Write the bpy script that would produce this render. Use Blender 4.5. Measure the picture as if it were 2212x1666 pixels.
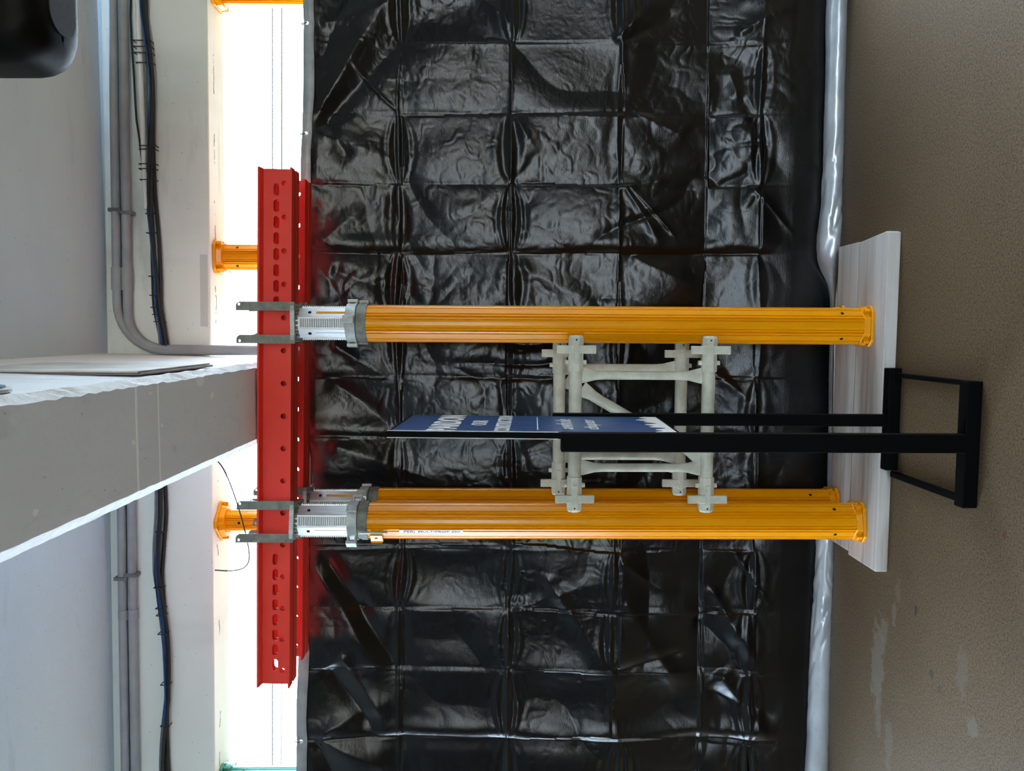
import bpy, math, random
import numpy as np
from mathutils import Vector, Matrix

for o in list(bpy.data.objects):
    bpy.data.objects.remove(o)
sc = bpy.context.scene
COL = sc.collection

# ------------------------------------------------------------------ camera
# The photograph was taken with the phone turned on its side: world "up" points to image left.
F_PX = 1664.0
yaw = math.atan(118 / F_PX); pitch = math.atan(28 / F_PX); roll = math.radians(.27)
F0 = Vector((-math.sin(yaw), math.cos(yaw), 0)); R0 = Vector((math.cos(yaw), math.sin(yaw), 0)); Z0 = Vector((0, 0, 1))
Fw = F0 * math.cos(pitch) - Z0 * math.sin(pitch)
U0 = Z0 * math.cos(pitch) + F0 * math.sin(pitch)
Uc = U0 * math.cos(roll) - R0 * math.sin(roll)
Rc = R0 * math.cos(roll) + U0 * math.sin(roll)
cd = bpy.data.cameras.new('camera'); cam = bpy.data.objects.new('camera', cd); COL.objects.link(cam)
cd.sensor_fit = 'HORIZONTAL'; cd.sensor_width = 36.0; cd.lens = F_PX / 2212 * 36.0
cd.clip_start = .05; cd.clip_end = 200
X_ax, Y_ax, Z_ax = -Uc, Rc, -Fw
cam.matrix_world = Matrix(((X_ax.x, Y_ax.x, Z_ax.x, 0), (X_ax.y, Y_ax.y, Z_ax.y, 0), (X_ax.z, Y_ax.z, Z_ax.z, 1.38), (0, 0, 0, 1)))
sc.camera = cam

# ------------------------------------------------------------------ world, light, exposure
w = bpy.data.worlds.new('sky'); sc.world = w; w.use_nodes = True
nt = w.node_tree; nt.nodes.clear()
wo = nt.nodes.new('ShaderNodeOutputWorld'); bg = nt.nodes.new('ShaderNodeBackground')
tc = nt.nodes.new('ShaderNodeTexCoord'); sep = nt.nodes.new('ShaderNodeSeparateXYZ'); rp = nt.nodes.new('ShaderNodeValToRGB')
rp.color_ramp.elements[0].position = 0.0; rp.color_ramp.elements[0].color = (.67, .84, 1.0, 1)
rp.color_ramp.elements[1].position = 0.7; rp.color_ramp.elements[1].color = (.55, .74, 1.0, 1)
nt.links.new(tc.outputs['Generated'], sep.inputs[0]); nt.links.new(sep.outputs['Z'], rp.inputs[0])
nt.links.new(rp.outputs[0], bg.inputs['Color']); nt.links.new(bg.outputs[0], wo.inputs[0])
bg.inputs['Strength'].default_value = 9.0

vs = sc.view_settings
sc.display_settings.display_device = 'sRGB'
vs.view_transform = 'Standard'; vs.look = 'None'; vs.gamma = 1.0; vs.use_curve_mapping = False
vs.exposure = 1.45

# ------------------------------------------------------------------ material helpers
def srgb(r, g, b):
    f = lambda c: (c / 255 / 12.92) if c / 255 <= .04045 else ((c / 255 + .055) / 1.055) ** 2.4
    return (f(r), f(g), f(b), 1)

class N:
    """small node-tree writer"""
    def __init__(s, name):
        s.m = bpy.data.materials.new(name); s.m.use_nodes = True
        s.t = s.m.node_tree; s.b = s.t.nodes['Principled BSDF']
        s.tc = s.t.nodes.new('ShaderNodeTexCoord')
    def n(s, kind, **kw):
        x = s.t.nodes.new(kind)
        for k, v in kw.items(): setattr(x, k, v)
        return x
    def l(s, a, b): s.t.links.new(a, b)
    def coord(s, scale=(1, 1, 1), loc=(0, 0, 0)):
        mp = s.n('ShaderNodeMapping'); mp.inputs['Scale'].default_value = scale; mp.inputs['Location'].default_value = loc
        s.l(s.tc.outputs['Object'], mp.inputs['Vector']); return mp.outputs[0]
    def noise(s, scale, detail=4, rough=.55, co=None, dist=0):
        x = s.n('ShaderNodeTexNoise'); x.inputs['Scale'].default_value = scale; x.inputs['Detail'].default_value = detail
        x.inputs['Roughness'].default_value = rough; x.inputs['Distortion'].default_value = dist
        s.l(co if co is not None else s.tc.outputs['Object'], x.inputs['Vector']); return x.outputs['Fac']
    def ramp(s, fac, stops):
        r = s.n('ShaderNodeValToRGB'); e = r.color_ramp.elements
        while len(e) < len(stops): e.new(.5)
        for i, (p, c) in enumerate(stops):
            e[i].position = p; e[i].color = c if len(c) == 4 else (*c, 1)
        s.l(fac, r.inputs[0]); return r.outputs[0]
    def mix(s, fac, a, b, mode='MIX'):
        x = s.n('ShaderNodeMix', data_type='RGBA', blend_type=mode)
        for sock, v in ((x.inputs[0], fac), (x.inputs[6], a), (x.inputs[7], b)):
            if hasattr(v, 'links'): s.l(v, sock)
            else: sock.default_value = v
        return x.outputs[2]
    def math(s, op, a, b=0.0, c=None):
        x = s.n('ShaderNodeMath', operation=op)
        for i, v in enumerate((a, b) if c is None else (a, b, c)):
            if hasattr(v, 'links'): s.l(v, x.inputs[i])
            else: x.inputs[i].default_value = v
        return x.outputs[0]
    def bump(s, h, strength=.3, dist=.01, prev=None):
        x = s.n('ShaderNodeBump'); x.inputs['Strength'].default_value = strength; x.inputs['Distance'].default_value = dist
        s.l(h, x.inputs['Height'])
        if prev is not None: s.l(prev, x.inputs['Normal'])
        return x.outputs[0]
    def out(s, color=None, rough=None, metal=None, normal=None, spec=None):
        for key, v in (('Base Color', color), ('Roughness', rough), ('Metallic', metal), ('Normal', normal), ('Specular IOR Level', spec)):
            if v is None: continue
            if hasattr(v, 'links'): s.l(v, s.b.inputs[key])
            else: s.b.inputs[key].default_value = v
        return s.m

BLACK = (0, 0, 0, 1); WHITE = (1, 1, 1, 1)

def simple(name, c1, c2, scale=20, rough=.5, metal=0, bump=.1, bscale=120, spec=None, rvar=.1):
    k = N(name); f = k.noise(scale, 5)
    col = k.ramp(f, ((.35, c1), (.65, c2)))
    r = k.math('ADD', k.math('MULTIPLY', k.noise(scale * 2, 3), rvar * 2), rough - rvar)
    return k.out(col, r, metal, k.bump(k.noise(bscale, 3), bump, .002), spec)

def blob(k, p, rx, ry, wob=.5, scale=40, seed=0.0):
    """soft-edged irregular patch mask around world point p on a horizontal surface"""
    mp = k.n('ShaderNodeMapping', vector_type='POINT'); mp.inputs['Location'].default_value = (-p[0] / rx, -p[1] / ry, 0); mp.inputs['Scale'].default_value = (1 / rx, 1 / ry, 0)
    k.l(k.tc.outputs['Object'], mp.inputs['Vector'])
    ln = k.n('ShaderNodeVectorMath', operation='LENGTH'); k.l(mp.outputs[0], ln.inputs[0])
    d = k.math('ADD', ln.outputs['Value'], k.math('MULTIPLY', k.math('SUBTRACT', k.noise(scale, 5, .6, k.coord(loc=(seed, 0, 0))), .5), wob * 4))
    mr = k.n('ShaderNodeMapRange'); mr.inputs['From Min'].default_value = 1.0; mr.inputs['From Max'].default_value = .7
    k.l(d, mr.inputs['Value']); return mr.outputs[0]

# concrete of the slab
def concrete(name, c1, c2, streak=(1, 1, 1), bump=.25):
    k = N(name)
    big = k.noise(1.3, 6, .6, k.coord(streak)); col = k.ramp(big, ((.3, c1), (.7, c2)))
    dirt = k.noise(3.0, 8, .7, k.coord((streak[0] * 1.0, streak[1] * 2, streak[2])), .4)
    col = k.mix(k.ramp(dirt, ((.56, BLACK), (.74, (.35, .35, .35)))), col, srgb(95, 92, 88))
    pores = k.n('ShaderNodeTexVoronoi'); pores.inputs['Scale'].default_value = 26; k.l(k.tc.outputs['Object'], pores.inputs['Vector'])
    col = k.mix(k.ramp(pores.outputs['Distance'], ((.045, (.45, .45, .45)), (.075, BLACK))), col, srgb(80, 78, 76))
    nb = k.bump(k.noise(60, 6, .65), bump, .004)
    nb = k.bump(k.noise(4, 4, .5), bump, .02, nb)
    k.col = col
    k.out(col, .85, 0, nb, .25)
    return k

M = {}
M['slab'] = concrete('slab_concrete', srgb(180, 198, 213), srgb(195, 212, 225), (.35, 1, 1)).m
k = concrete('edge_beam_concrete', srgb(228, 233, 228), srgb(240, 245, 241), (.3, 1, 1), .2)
sx = k.n('ShaderNodeSeparateXYZ'); k.l(k.tc.outputs['Object'], sx.inputs[0])
wig = k.math('MULTIPLY', k.math('SUBTRACT', k.noise(5, 5, .6), .5), .07)
ck = k.math('LESS_THAN', k.math('ABSOLUTE', k.math('SUBTRACT', k.math('ADD', sx.outputs['Y'], wig), .065)), .0035)
low = k.math('MULTIPLY', k.math('LESS_THAN', sx.outputs['Z'], 2.63), k.math('GREATER_THAN', k.noise(6, 6, .7, k.coord((1, .2, .2), (3, 0, 0))), .53))
k.col = k.mix(k.math('MULTIPLY', k.math('MULTIPLY', ck, low), .85), k.col, srgb(70, 68, 64))
pt = k.math('MULTIPLY', k.math('GREATER_THAN', k.noise(2.2, 2, .4, k.coord((1, .1, .1), (8.3, 0, 0))), .63), k.math('LESS_THAN', k.math('ABSOLUTE', k.math('SUBTRACT', sx.outputs['Z'], 2.632)), .016))
k.col = k.mix(k.math('MULTIPLY', pt, .5), k.col, srgb(176, 178, 176))
dr = k.ramp(k.noise(1.4, 4, .5, k.coord((1.2, .2, .35), (2, 0, 0))), ((.55, BLACK), (.72, (.4, .4, .4))))
k.col = k.mix(dr, k.col, srgb(186, 184, 176))
k.out(k.col); M['edge'] = k.m
k = concrete('ceiling_beam_concrete', srgb(216, 219, 222), srgb(229, 232, 235), (1, .4, 1))
sx = k.n('ShaderNodeSeparateXYZ'); k.l(k.tc.outputs['Object'], sx.inputs[0])
for y0, wd in ((1.852, .0055), (1.972, .0042)):
    dd = k.math('ABSOLUTE', k.math('SUBTRACT', k.math('ADD', sx.outputs['Y'], k.math('MULTIPLY', k.noise(18, 3), .006)), y0 + .003))
    k.col = k.mix(k.math('MULTIPLY', k.math('LESS_THAN', dd, wd), k.ramp(k.noise(45, 3), ((.25, (.6, .6, .6)), (.5, WHITE)))), k.col, srgb(252, 255, 252))
for i, (p, r) in enumerate((((-.27, 1.835), .012), ((-.25, 1.99), .008), ((-.345, 1.44), .012), ((-.16, 1.93), .009), ((-.15, 2.25), .03), ((-.2, 2.34), .02))):
    k.col = k.mix(k.math('MULTIPLY', blob(k, p, r * .6, r, .35, 60, i * 3.1), .7), k.col, srgb(250, 250, 246))
k.out(k.col); M['beam'] = k.m
k = N('rough_mortar_daylight_white')
M['mortar_daylit'] = k.out(k.ramp(k.noise(30, 6), ((.3, srgb(234, 234, 232)), (.7, srgb(252, 252, 250)))), .8, 0, k.bump(k.noise(45, 8, .7), .9, .012), .3)  # rough pale arrises; the left one's daylight glare is in this white too

# floor
k = N('floor_concrete')
big = k.noise(1.1, 6, .6); col = k.ramp(big, ((.3, srgb(86, 67, 42)), (.7, srgb(99, 78, 51))))
fine = k.noise(150, 4, .7); col = k.mix(.8, col, k.ramp(fine, ((.33, (.16, .16, .16)), (.67, (.84, .84, .84)))), 'OVERLAY')
grit = k.noise(420, 2, .6); col = k.mix(.8, col, k.ramp(grit, ((.3, (.25, .25, .25)), (.7, (.75, .75, .75)))), 'OVERLAY')
for i, (p, rx, ry, c, a) in enumerate((((-1.20, 2.70), .17, .05, (116, 104, 88), .7), ((-1.06, 2.66), .06, .03, (116, 104, 88), .6), ((-.98, 2.60), .045, .02, (114, 102, 86), .6), ((-1.36, 2.68), .12, .025, (112, 100, 84), .55),
        ((-1.45, 2.6), .1, .03, (110, 98, 82), .45), ((-.915, 2.464), .02, .012, (52, 50, 44), .8), ((-1.08, 2.36), .02, .014, (58, 55, 48), .75), ((-1.11, 2.31), .018, .014, (70, 64, 56), .6),
        ((-.546, 2.044), .016, .014, (84, 48, 30), .85), ((-1.14, 2.14), .035, .03, (112, 100, 84), .55), ((-.89, 2.58), .05, .02, (110, 98, 82), .5), ((-1.0, 2.2), .09, .03, (106, 94, 78), .5))):
    col = k.mix(k.math('MULTIPLY', blob(k, p, rx, ry, .55, 28, i * 1.7), a), col, srgb(*c))
nb = k.bump(fine, .5, .003); nb = k.bump(k.noise(25, 5), .2, .006, nb)
M['floor'] = k.out(col, .82, 0, nb, .3)

# orange lacquer with fine scuffs
def lacquer(name, c1, c2, scuff):
    k = N(name); col = k.ramp(k.noise(6, 4), ((.3, c1), (.7, c2)))
    sc_ = k.noise(1, 6, .65, k.coord((70, 70, 3.5)), .3)
    col = k.mix(k.ramp(sc_, ((.80, BLACK), (.84, (.8, .8, .8)))), col, scuff)
    return k.out(col, k.math('ADD', k.math('MULTIPLY', k.noise(30, 3), .10), .15), 0, None, .24)
M['orange'] = lacquer('orange_lacquer', srgb(236, 150, 2), srgb(242, 158, 4), srgb(96, 66, 20))
M['green'] = lacquer('green_lacquer', srgb(58, 128, 112), srgb(92, 160, 144), srgb(30, 60, 52))
k = N('red_paint_worn'); col = k.ramp(k.noise(5, 5), ((.3, srgb(228, 58, 44)), (.7, srgb(236, 70, 56))))
col = k.mix(k.ramp(k.noise(9, 9, .72, k.coord((.6, 2, 2))), ((.58, BLACK), (.72, (.55, .55, .55)))), col, srgb(196, 104, 88))
col = k.mix(k.ramp(k.noise(28, 8, .7), ((.66, BLACK), (.73, (.6, .6, .6)))), col, srgb(204, 172, 158))
M['red'] = k.out(col, .55, 0, k.bump(k.noise(70, 5), .15, .002), .35)
M['galv'] = simple('galvanised_steel', srgb(168, 174, 172), srgb(196, 200, 196), 40, .55, .35, .15, 200)
M['galv_dark'] = simple('weathered_galvanised_steel', srgb(104, 106, 98), srgb(136, 138, 128), 35, .6, .3, .2, 200)
k = N('extruded_aluminium'); M['alu'] = k.out(k.ramp(k.noise(8, 4, .5, k.coord((40, 40, 1))), ((.3, srgb(182, 185, 184)), (.7, srgb(208, 210, 209)))), .36, .7, k.bump(k.noise(60, 3, .5, k.coord((10, 10, 1))), .05, .001))
M['frame'] = simple('dull_zinc_tube', srgb(190, 189, 170), srgb(214, 212, 194), 22, .7, .05, .2, 160, .3)
M['hole_shade'] = simple('painted_hole_shade', srgb(14, 12, 10), srgb(20, 17, 14), 30, .9, 0, .05)  # dark discs painted for the shade inside open holes
M['black'] = simple('black_powder_coat', srgb(1, 1, 1), srgb(3, 3, 3), 60, .65, 0, .1, 300, .08)
M['speaker'] = simple('black_plastic', srgb(5, 5, 6), srgb(9, 9, 10), 40, .5, 0, .12, 260, .12)
M['speaker_base'] = simple('dark_grille', srgb(26, 24, 22), srgb(34, 32, 28), 60, .6, 0, .2, 400, .2)
M['blue'] = simple('blue_print', srgb(22, 62, 108), srgb(30, 74, 120), 3, .32, 0, .02, 60, .4)
M['print'] = simple('pale_print', srgb(214, 212, 204), srgb(224, 222, 214), 30, .5, 0, .02)
M['conduit'] = simple('grey_plastic_conduit', srgb(146, 152, 158), srgb(162, 166, 170), 10, .55, 0, .1)
M['clip'] = simple('dark_grey_plastic_clip', srgb(92, 98, 102), srgb(112, 118, 120), 20, .6)
M['white_conduit'] = simple('white_conduit', srgb(238, 240, 240), srgb(246, 246, 246), 12, .5)
M['cable_black'] = simple('black_cable_sheath', srgb(16, 17, 20), srgb(26, 27, 30), 30, .5)
M['cable_blue'] = simple('blue_cable_sheath', srgb(24, 58, 112), srgb(34, 76, 138), 30, .45)
M['cable_grey'] = simple('grey_cable_sheath', srgb(110, 112, 116), srgb(132, 134, 136), 30, .5)
M['steel_wire'] = simple('steel_strand', srgb(30, 31, 33), srgb(44, 45, 48), 60, .6, .2)
M['board'] = simple('dusty_board', srgb(176, 172, 164), srgb(214, 212, 206), 6, .7, 0, .1)
M['board_edge'] = simple('board_edge', srgb(120, 108, 104), srgb(150, 138, 132), 12, .7)
M['teal'] = simple('teal_sign_print', srgb(60, 104, 124), srgb(78, 122, 140), 8, .5)
M['sticker'] = simple('white_sticker', srgb(206, 208, 206), srgb(222, 222, 220), 20, .4)
M['ink_red'] = simple('red_ink', srgb(176, 22, 34), srgb(188, 30, 40), 20, .5)
M['ink_black'] = simple('black_ink', srgb(18, 18, 18), srgb(26, 26, 26), 20, .5)
M['tan'] = simple('tan_render', srgb(216, 186, 150), srgb(228, 200, 164), 1, .9, 0, .1, 10)
M['wall'] = simple('grey_parapet', srgb(120, 116, 110), srgb(140, 136, 130), 2, .9)
M['brass'] = simple('steel_rivet', srgb(170, 168, 160), srgb(200, 198, 190), 30, .35, .8)

# weathered wood, grain along x
def wood(name, seed):
    k = N(name); g = k.noise(1, 8, .62, k.coord((.9, 20, 20), (seed, seed, 0)), .5)
    col = k.ramp(g, ((.25, srgb(158, 147, 137)), (.45, srgb(196, 188, 179)), (.7, srgb(216, 210, 202))))
    br = k.noise(1, 4, .5, k.coord((.8, 11, 11), (seed * 2, 3, 0)), .3)
    col = k.mix(k.ramp(br, ((.56, BLACK), (.68, (.85, .85, .85)))), col, srgb(140, 116, 92))
    return k.out(col, .85, 0, k.bump(k.noise(1, 6, .6, k.coord((3, 110, 110))), .35, .003), .2)
M['wood_a'] = wood('weathered_plank_wood_a', 1.3); M['wood_b'] = wood('weathered_plank_wood_b', 4.7)

# tarpaulin: glossy woven black plastic, silver reverse
def woven(name, c1, c2, rough, metal, spec, wr):
    k = N(name)
    col = k.ramp(k.noise(14, 5), ((.3, c1), (.7, c2)))
    wv1 = k.noise(1, 2, .6, k.coord((90, 90, 420))); wv2 = k.noise(1, 2, .6, k.coord((420, 420, 90)))
    nb = k.bump(k.math('ADD', wv1, wv2), wr, .0006)
    crk = k.n('ShaderNodeTexNoise', noise_type='RIDGED_MULTIFRACTAL'); crk.inputs['Scale'].default_value = 11; crk.inputs['Detail'].default_value = 5; crk.inputs['Distortion'].default_value = .5
    k.l(k.tc.outputs['Object'], crk.inputs['Vector'])
    nb = k.bump(crk.outputs['Fac'], wr * .2, .004, nb)
    return k.out(col, rough, metal, nb, spec)
M['tarp'] = woven('black_woven_tarpaulin', srgb(4, 4, 5), srgb(7, 7, 8), .24, 0, .42, .55)
M['silver'] = simple('silver_tarpaulin_reverse', srgb(186, 192, 196), srgb(210, 214, 217), 9, .33, .45, .12, 60)
M['hem'] = simple('grey_tarpaulin_hem', srgb(136, 146, 150), srgb(164, 172, 174), 12, .45, .2, .15, 50)

# ------------------------------------------------------------------ geometry helpers
class MB:
    def __init__(s): s.v = []; s.f = []; s.mi = []
    def add(s, vs_, fs, mi=0):
        o = len(s.v); s.v += [tuple(p) for p in vs_]; s.f += [tuple(i + o for i in f) for f in fs]; s.mi += [mi] * len(fs); return s
    def box(s, x0, x1, y0, y1, z0, z1, mat=None, mi=0):
        vs_ = [(x, y, z) for z in (z0, z1) for x, y in ((x0, y0), (x1, y0), (x1, y1), (x0, y1))]
        if mat: vs_ = [mat @ Vector(p) for p in vs_]
        return s.add(vs_, [(3, 2, 1, 0), (4, 5, 6, 7), (0, 1, 5, 4), (1, 2, 6, 5), (2, 3, 7, 6), (3, 0, 4, 7)], mi)
    def prism(s, prof, a, b, axis='z', prof2=None, mat=None, mi=0):
        """profile (list of 2-D points, counter-clockwise) swept from a to b along an axis"""
        P2 = prof2 or prof
        def put(p, t):
            q = {'z': (p[0], p[1], t), 'x': (t, p[0], p[1]), 'y': (p[1], t, p[0])}[axis]
            return mat @ Vector(q) if mat else q
        n = len(prof); vs_ = [put(p, a) for p in prof] + [put(p, b) for p in P2]
        fs = [(i, (i + 1) % n, n + (i + 1) % n, n + i) for i in range(n)] + [tuple(range(n - 1, -1, -1)), tuple(range(n, 2 * n))]
        return s.add(vs_, fs, mi)
    def ring(s, ro, ri, z0, z1, n=32, mat=None):
        vs_ = []
        for r, z in ((ro, z0), (ro, z1), (ri, z1), (ri, z0)):
            vs_ += [(r * math.cos(2 * math.pi * i / n), r * math.sin(2 * math.pi * i / n), z) for i in range(n)]
        if mat: vs_ = [mat @ Vector(p) for p in vs_]
        fs = [(a * n + i, a * n + (i + 1) % n, ((a + 1) % 4) * n + (i + 1) % n, ((a + 1) % 4) * n + i) for a in range(4) for i in range(n)]
        return s.add(vs_, fs)
    def tube(s, path, r, n=10, cap=True):
        P = [Vector(p) for p in path]; rs = r if isinstance(r, (list, tuple)) else [r] * len(P)
        t0 = (P[1] - P[0]).normalized(); up = Vector((0, 0, 1)) if abs(t0.z) < .9 else Vector((1, 0, 0))
        a = t0.cross(up).normalized(); vs_ = []
        for i, p in enumerate(P):
            t = (P[min(i + 1, len(P) - 1)] - P[max(i - 1, 0)]).normalized()
            a = (a - t * a.dot(t)).normalized(); b = t.cross(a)
            vs_ += [p + (a * math.cos(2 * math.pi * j / n) + b * math.sin(2 * math.pi * j / n)) * rs[i] for j in range(n)]
        fs = [(i * n + j, i * n + (j + 1) % n, (i + 1) * n + (j + 1) % n, (i + 1) * n + j) for i in range(len(P) - 1) for j in range(n)]
        if cap: fs += [tuple(range(n - 1, -1, -1)), tuple(range((len(P) - 1) * n, len(P) * n))]
        return s.add(vs_, fs)
    def build(s, name, mat, parent=None, smooth=False, bevel=0, loc=None, seg=2):
        me = bpy.data.meshes.new(name); me.from_pydata(s.v, [], s.f); me.validate(); me.update()
        for m in (mat if isinstance(mat, (list, tuple)) else [mat]): me.materials.append(M[m])
        if any(s.mi) and len(me.polygons) == len(s.mi):
            me.polygons.foreach_set('material_index', s.mi)
        if smooth: me.polygons.foreach_set('use_smooth', [True] * len(me.polygons))
        o = bpy.data.objects.new(name, me); COL.objects.link(o)
        if parent: o.parent = parent
        if loc: o.location = loc
        if smooth == 'auto':
            try: me.set_sharp_from_angle(angle=math.radians(35))
            except Exception: pass
        if bevel:
            b = o.modifiers.new('bevel', 'BEVEL'); b.width = bevel; b.segments = seg; b.limit_method = 'ANGLE'; b.angle_limit = math.radians(40)
        return o

def thing(name, label, cat, loc=(0, 0, 0), rot=(0, 0, 0), group=None):
    o = bpy.data.objects.new(name, None); COL.objects.link(o); o.empty_display_size = .1
    o.location = loc; o.rotation_euler = rot
    return tag(o, label, cat, group)
def tag(o, label=None, cat=None, group=None, kind=None):
    for k_, v in (('label', label), ('category', cat), ('group', group), ('kind', kind)):
        if v: o[k_] = v
    return o
def T(x=0, y=0, z=0, rx=0, ry=0, rz=0):
    return Matrix.Translation((x, y, z)) @ Matrix.Rotation(rz, 4, 'Z') @ Matrix.Rotation(ry, 4, 'Y') @ Matrix.Rotation(rx, 4, 'X')

def eval_mesh(cu):
    ob = bpy.data.objects.new('tmp', cu); COL.objects.link(ob)
    dg = bpy.context.evaluated_depsgraph_get(); dg.update()
    me = bpy.data.meshes.new_from_object(ob.evaluated_get(dg))
    vs_ = [tuple(v.co) for v in me.vertices]; fs = [tuple(p.vertices) for p in me.polygons]
    bpy.data.objects.remove(ob); bpy.data.meshes.remove(me); bpy.data.curves.remove(cu)
    return vs_, fs
def plate(loops, thick):
    """flat plate with holes; loops of 2-D points, first the outline; thickness along local z"""
    cu = bpy.data.curves.new('tmp', 'CURVE'); cu.dimensions = '2D'; cu.fill_mode = 'BOTH'; cu.extrude = thick / 2
    for lp in loops:
        sp = cu.splines.new('POLY'); sp.points.add(len(lp) - 1); sp.use_cyclic_u = True
        for i, p in enumerate(lp): sp.points[i].co = (p[0], p[1], 0, 1)
    return eval_mesh(cu)
def text(body, w_, h_, org, right, up, nrm, off=.0006, shear=0, space=1.0, bold=0):
    """lettering fitted to w x h, thin relief; org = lower left corner"""
    cu = bpy.data.curves.new('tmp', 'FONT'); cu.body = body; cu.extrude = .004; cu.shear = shear; cu.space_character = space; cu.offset = bold; cu.resolution_u = 3
    vs_, fs = eval_mesh(cu)
    A = np.array(vs_); lo = A.min(0); hi = A.max(0)
    B = (A - lo) / (hi - lo + 1e-9)
    right, up, nrm, org = Vector(right), Vector(up), Vector(nrm), Vector(org)
    return [org + right * (b[0] * w_) + up * (b[1] * h_) + nrm * (b[2] * off) for b in B], fs
def circ(cx, cy, r, n=16, sq=1.0):
    return [(cx + r * math.cos(2 * math.pi * i / n), cy + sq * r * math.sin(2 * math.pi * i / n)) for i in range(n)]
def slot(cx, cy, L, r, n=8):
    a = [(cx + L / 2 - r + r * math.cos(t), cy + r * math.sin(t)) for t in [-math.pi / 2 + math.pi * i / n for i in range(n + 1)]]
    b = [(cx - L / 2 + r - r * math.cos(t), cy - r * math.sin(t)) for t in [-math.pi / 2 + math.pi * i / n for i in range(n + 1)]]
    return a + b
def octagon(a, b=None):
    """octagon by apothem a (axis faces) and b (diagonal faces)"""
    b = b or a; t = math.sqrt(2) * b - a
    return [(a, -t), (a, t), (t, a), (-t, a), (-a, t), (-a, -t), (-t, -a), (t, -a)]

def vnoise(x, y, seed):
    """smooth 2-D value noise, numpy"""
    rng = np.random.RandomState(seed); G = rng.rand(256, 256) * 2 - 1
    xi = np.floor(x).astype(int); yi = np.floor(y).astype(int); fx = x - xi; fy = y - yi
    fx = fx * fx * fx * (fx * (fx * 6 - 15) + 10); fy = fy * fy * fy * (fy * (fy * 6 - 15) + 10)
    g = lambda i, j: G[i % 256, j % 256]
    return (g(xi, yi) * (1 - fx) + g(xi + 1, yi) * fx) * (1 - fy) + (g(xi, yi + 1) * (1 - fx) + g(xi + 1, yi + 1) * fx) * fy
def grid(name, X, Y, Z, mat, parent=None, holes=(), hr=.0062):
    r, c = X.shape
    co = np.stack([X, Y, Z], -1).reshape(-1, 3).astype(np.float32)
    i = np.arange(r * c).reshape(r, c)
    q = np.stack([i[:-1, :-1], i[:-1, 1:], i[1:, 1:], i[1:, :-1]], -1).reshape(-1, 4)
    if holes:
        ce = co[q].mean(1); keep = np.ones(len(q), bool)
        for hx_, hz_ in holes: keep &= (ce[:, 0] - hx_) ** 2 + (ce[:, 2] - hz_) ** 2 > hr * hr
        q = q[keep]
    me = bpy.data.meshes.new(name); me.vertices.add(len(co)); me.vertices.foreach_set('co', co.ravel())
    me.loops.add(q.size); me.loops.foreach_set('vertex_index', q.ravel().astype(np.int32))
    me.polygons.add(len(q)); me.polygons.foreach_set('loop_start', np.arange(0, q.size, 4, dtype=np.int32))
    me.update(calc_edges=True); me.validate(); me.polygons.foreach_set('use_smooth', np.ones(len(q), bool)); me.materials.append(M[mat])
    o = bpy.data.objects.new(name, me); COL.objects.link(o)
    if parent: o.parent = parent
    return o

def yf(x):               # plane of the facade: front face of the concrete edge beam
    return 3.30 + .031 * x
YAW = math.atan(.031)
PI = math.pi

# ================================================================== STRUCTURE
tag(MB().box(-8, 14, -12, 9, -.2, 0).build('floor', 'floor'), 'bare grey-brown concrete garage floor', kind='structure')
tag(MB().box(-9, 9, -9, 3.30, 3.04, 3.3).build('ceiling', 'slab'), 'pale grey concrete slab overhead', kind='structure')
eb = MB().box(-9, 9, 0, .185, 2.606, 3.3).build('edge_beam', 'edge', bevel=.006)
eb.location = (0, 3.30, 0); eb.rotation_euler = (0, 0, YAW)
tag(eb, 'pale concrete beam running along the open edge of the slab', kind='structure')

# tapered concrete beam running towards the edge beam, with rough chamfered arrises
rng = random.Random(5)
ys = [-9 + .5 * i for i in range(16)] + [-1 + .03 * i for i in range(144)]
ring = []
mb = MB(); NP = 8
for y in ys:
    j = lambda a: rng.uniform(-a, a) if y > .5 else 0
    mb.v += [(-.104, y, 3.06), (-.122 + j(.002), y, 2.274 + j(.004)), (-.130 + j(.003), y, 2.263 + j(.003)), (-.139 + j(.003), y, 2.249),
             (-.392 + j(.001), y, 2.249), (-.410 + j(.001), y, 2.270 + j(.001)), (-.428 + j(.001), y, 2.289 + j(.001)), (-.45, y, 3.06)]
for i in range(len(ys) - 1):
    for q in range(NP - 1):
        a = i * NP + q; mb.f.append((a, a + 1, a + NP + 1, a + NP)); mb.mi.append(1 if q in (1, 2, 4, 5) else 0)
mb.f += [tuple(range(NP)), tuple(range((len(ys) - 1) * NP, len(ys) * NP))[::-1]]; mb.mi += [0, 0]
tag(mb.build('ceiling_beam', ['beam', 'mortar_daylit']), 'tapered concrete beam running along the ceiling with pale chipped edges, one whitened for daylight glare', kind='structure')

tag(MB().box(-40, -8.01, -12, 14, -.2, -.02).build('bounce_pavement', 'board'), 'unseen pale paving added outside to bounce daylight in', kind='structure')  # unseen; added to throw daylight up onto the left arris
tag(MB().box(-60, 60, 9.01, 70, -.3, -.05).box(-60, 60, -70, -25.5, -.3, -.05).box(14.01, 60, -25, 9, -.3, -.05).build('added_ground', 'wall'), 'unseen grey terrain added to block sky light from below', kind='structure')  # unseen; added to shut out sky light below the horizon
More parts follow.
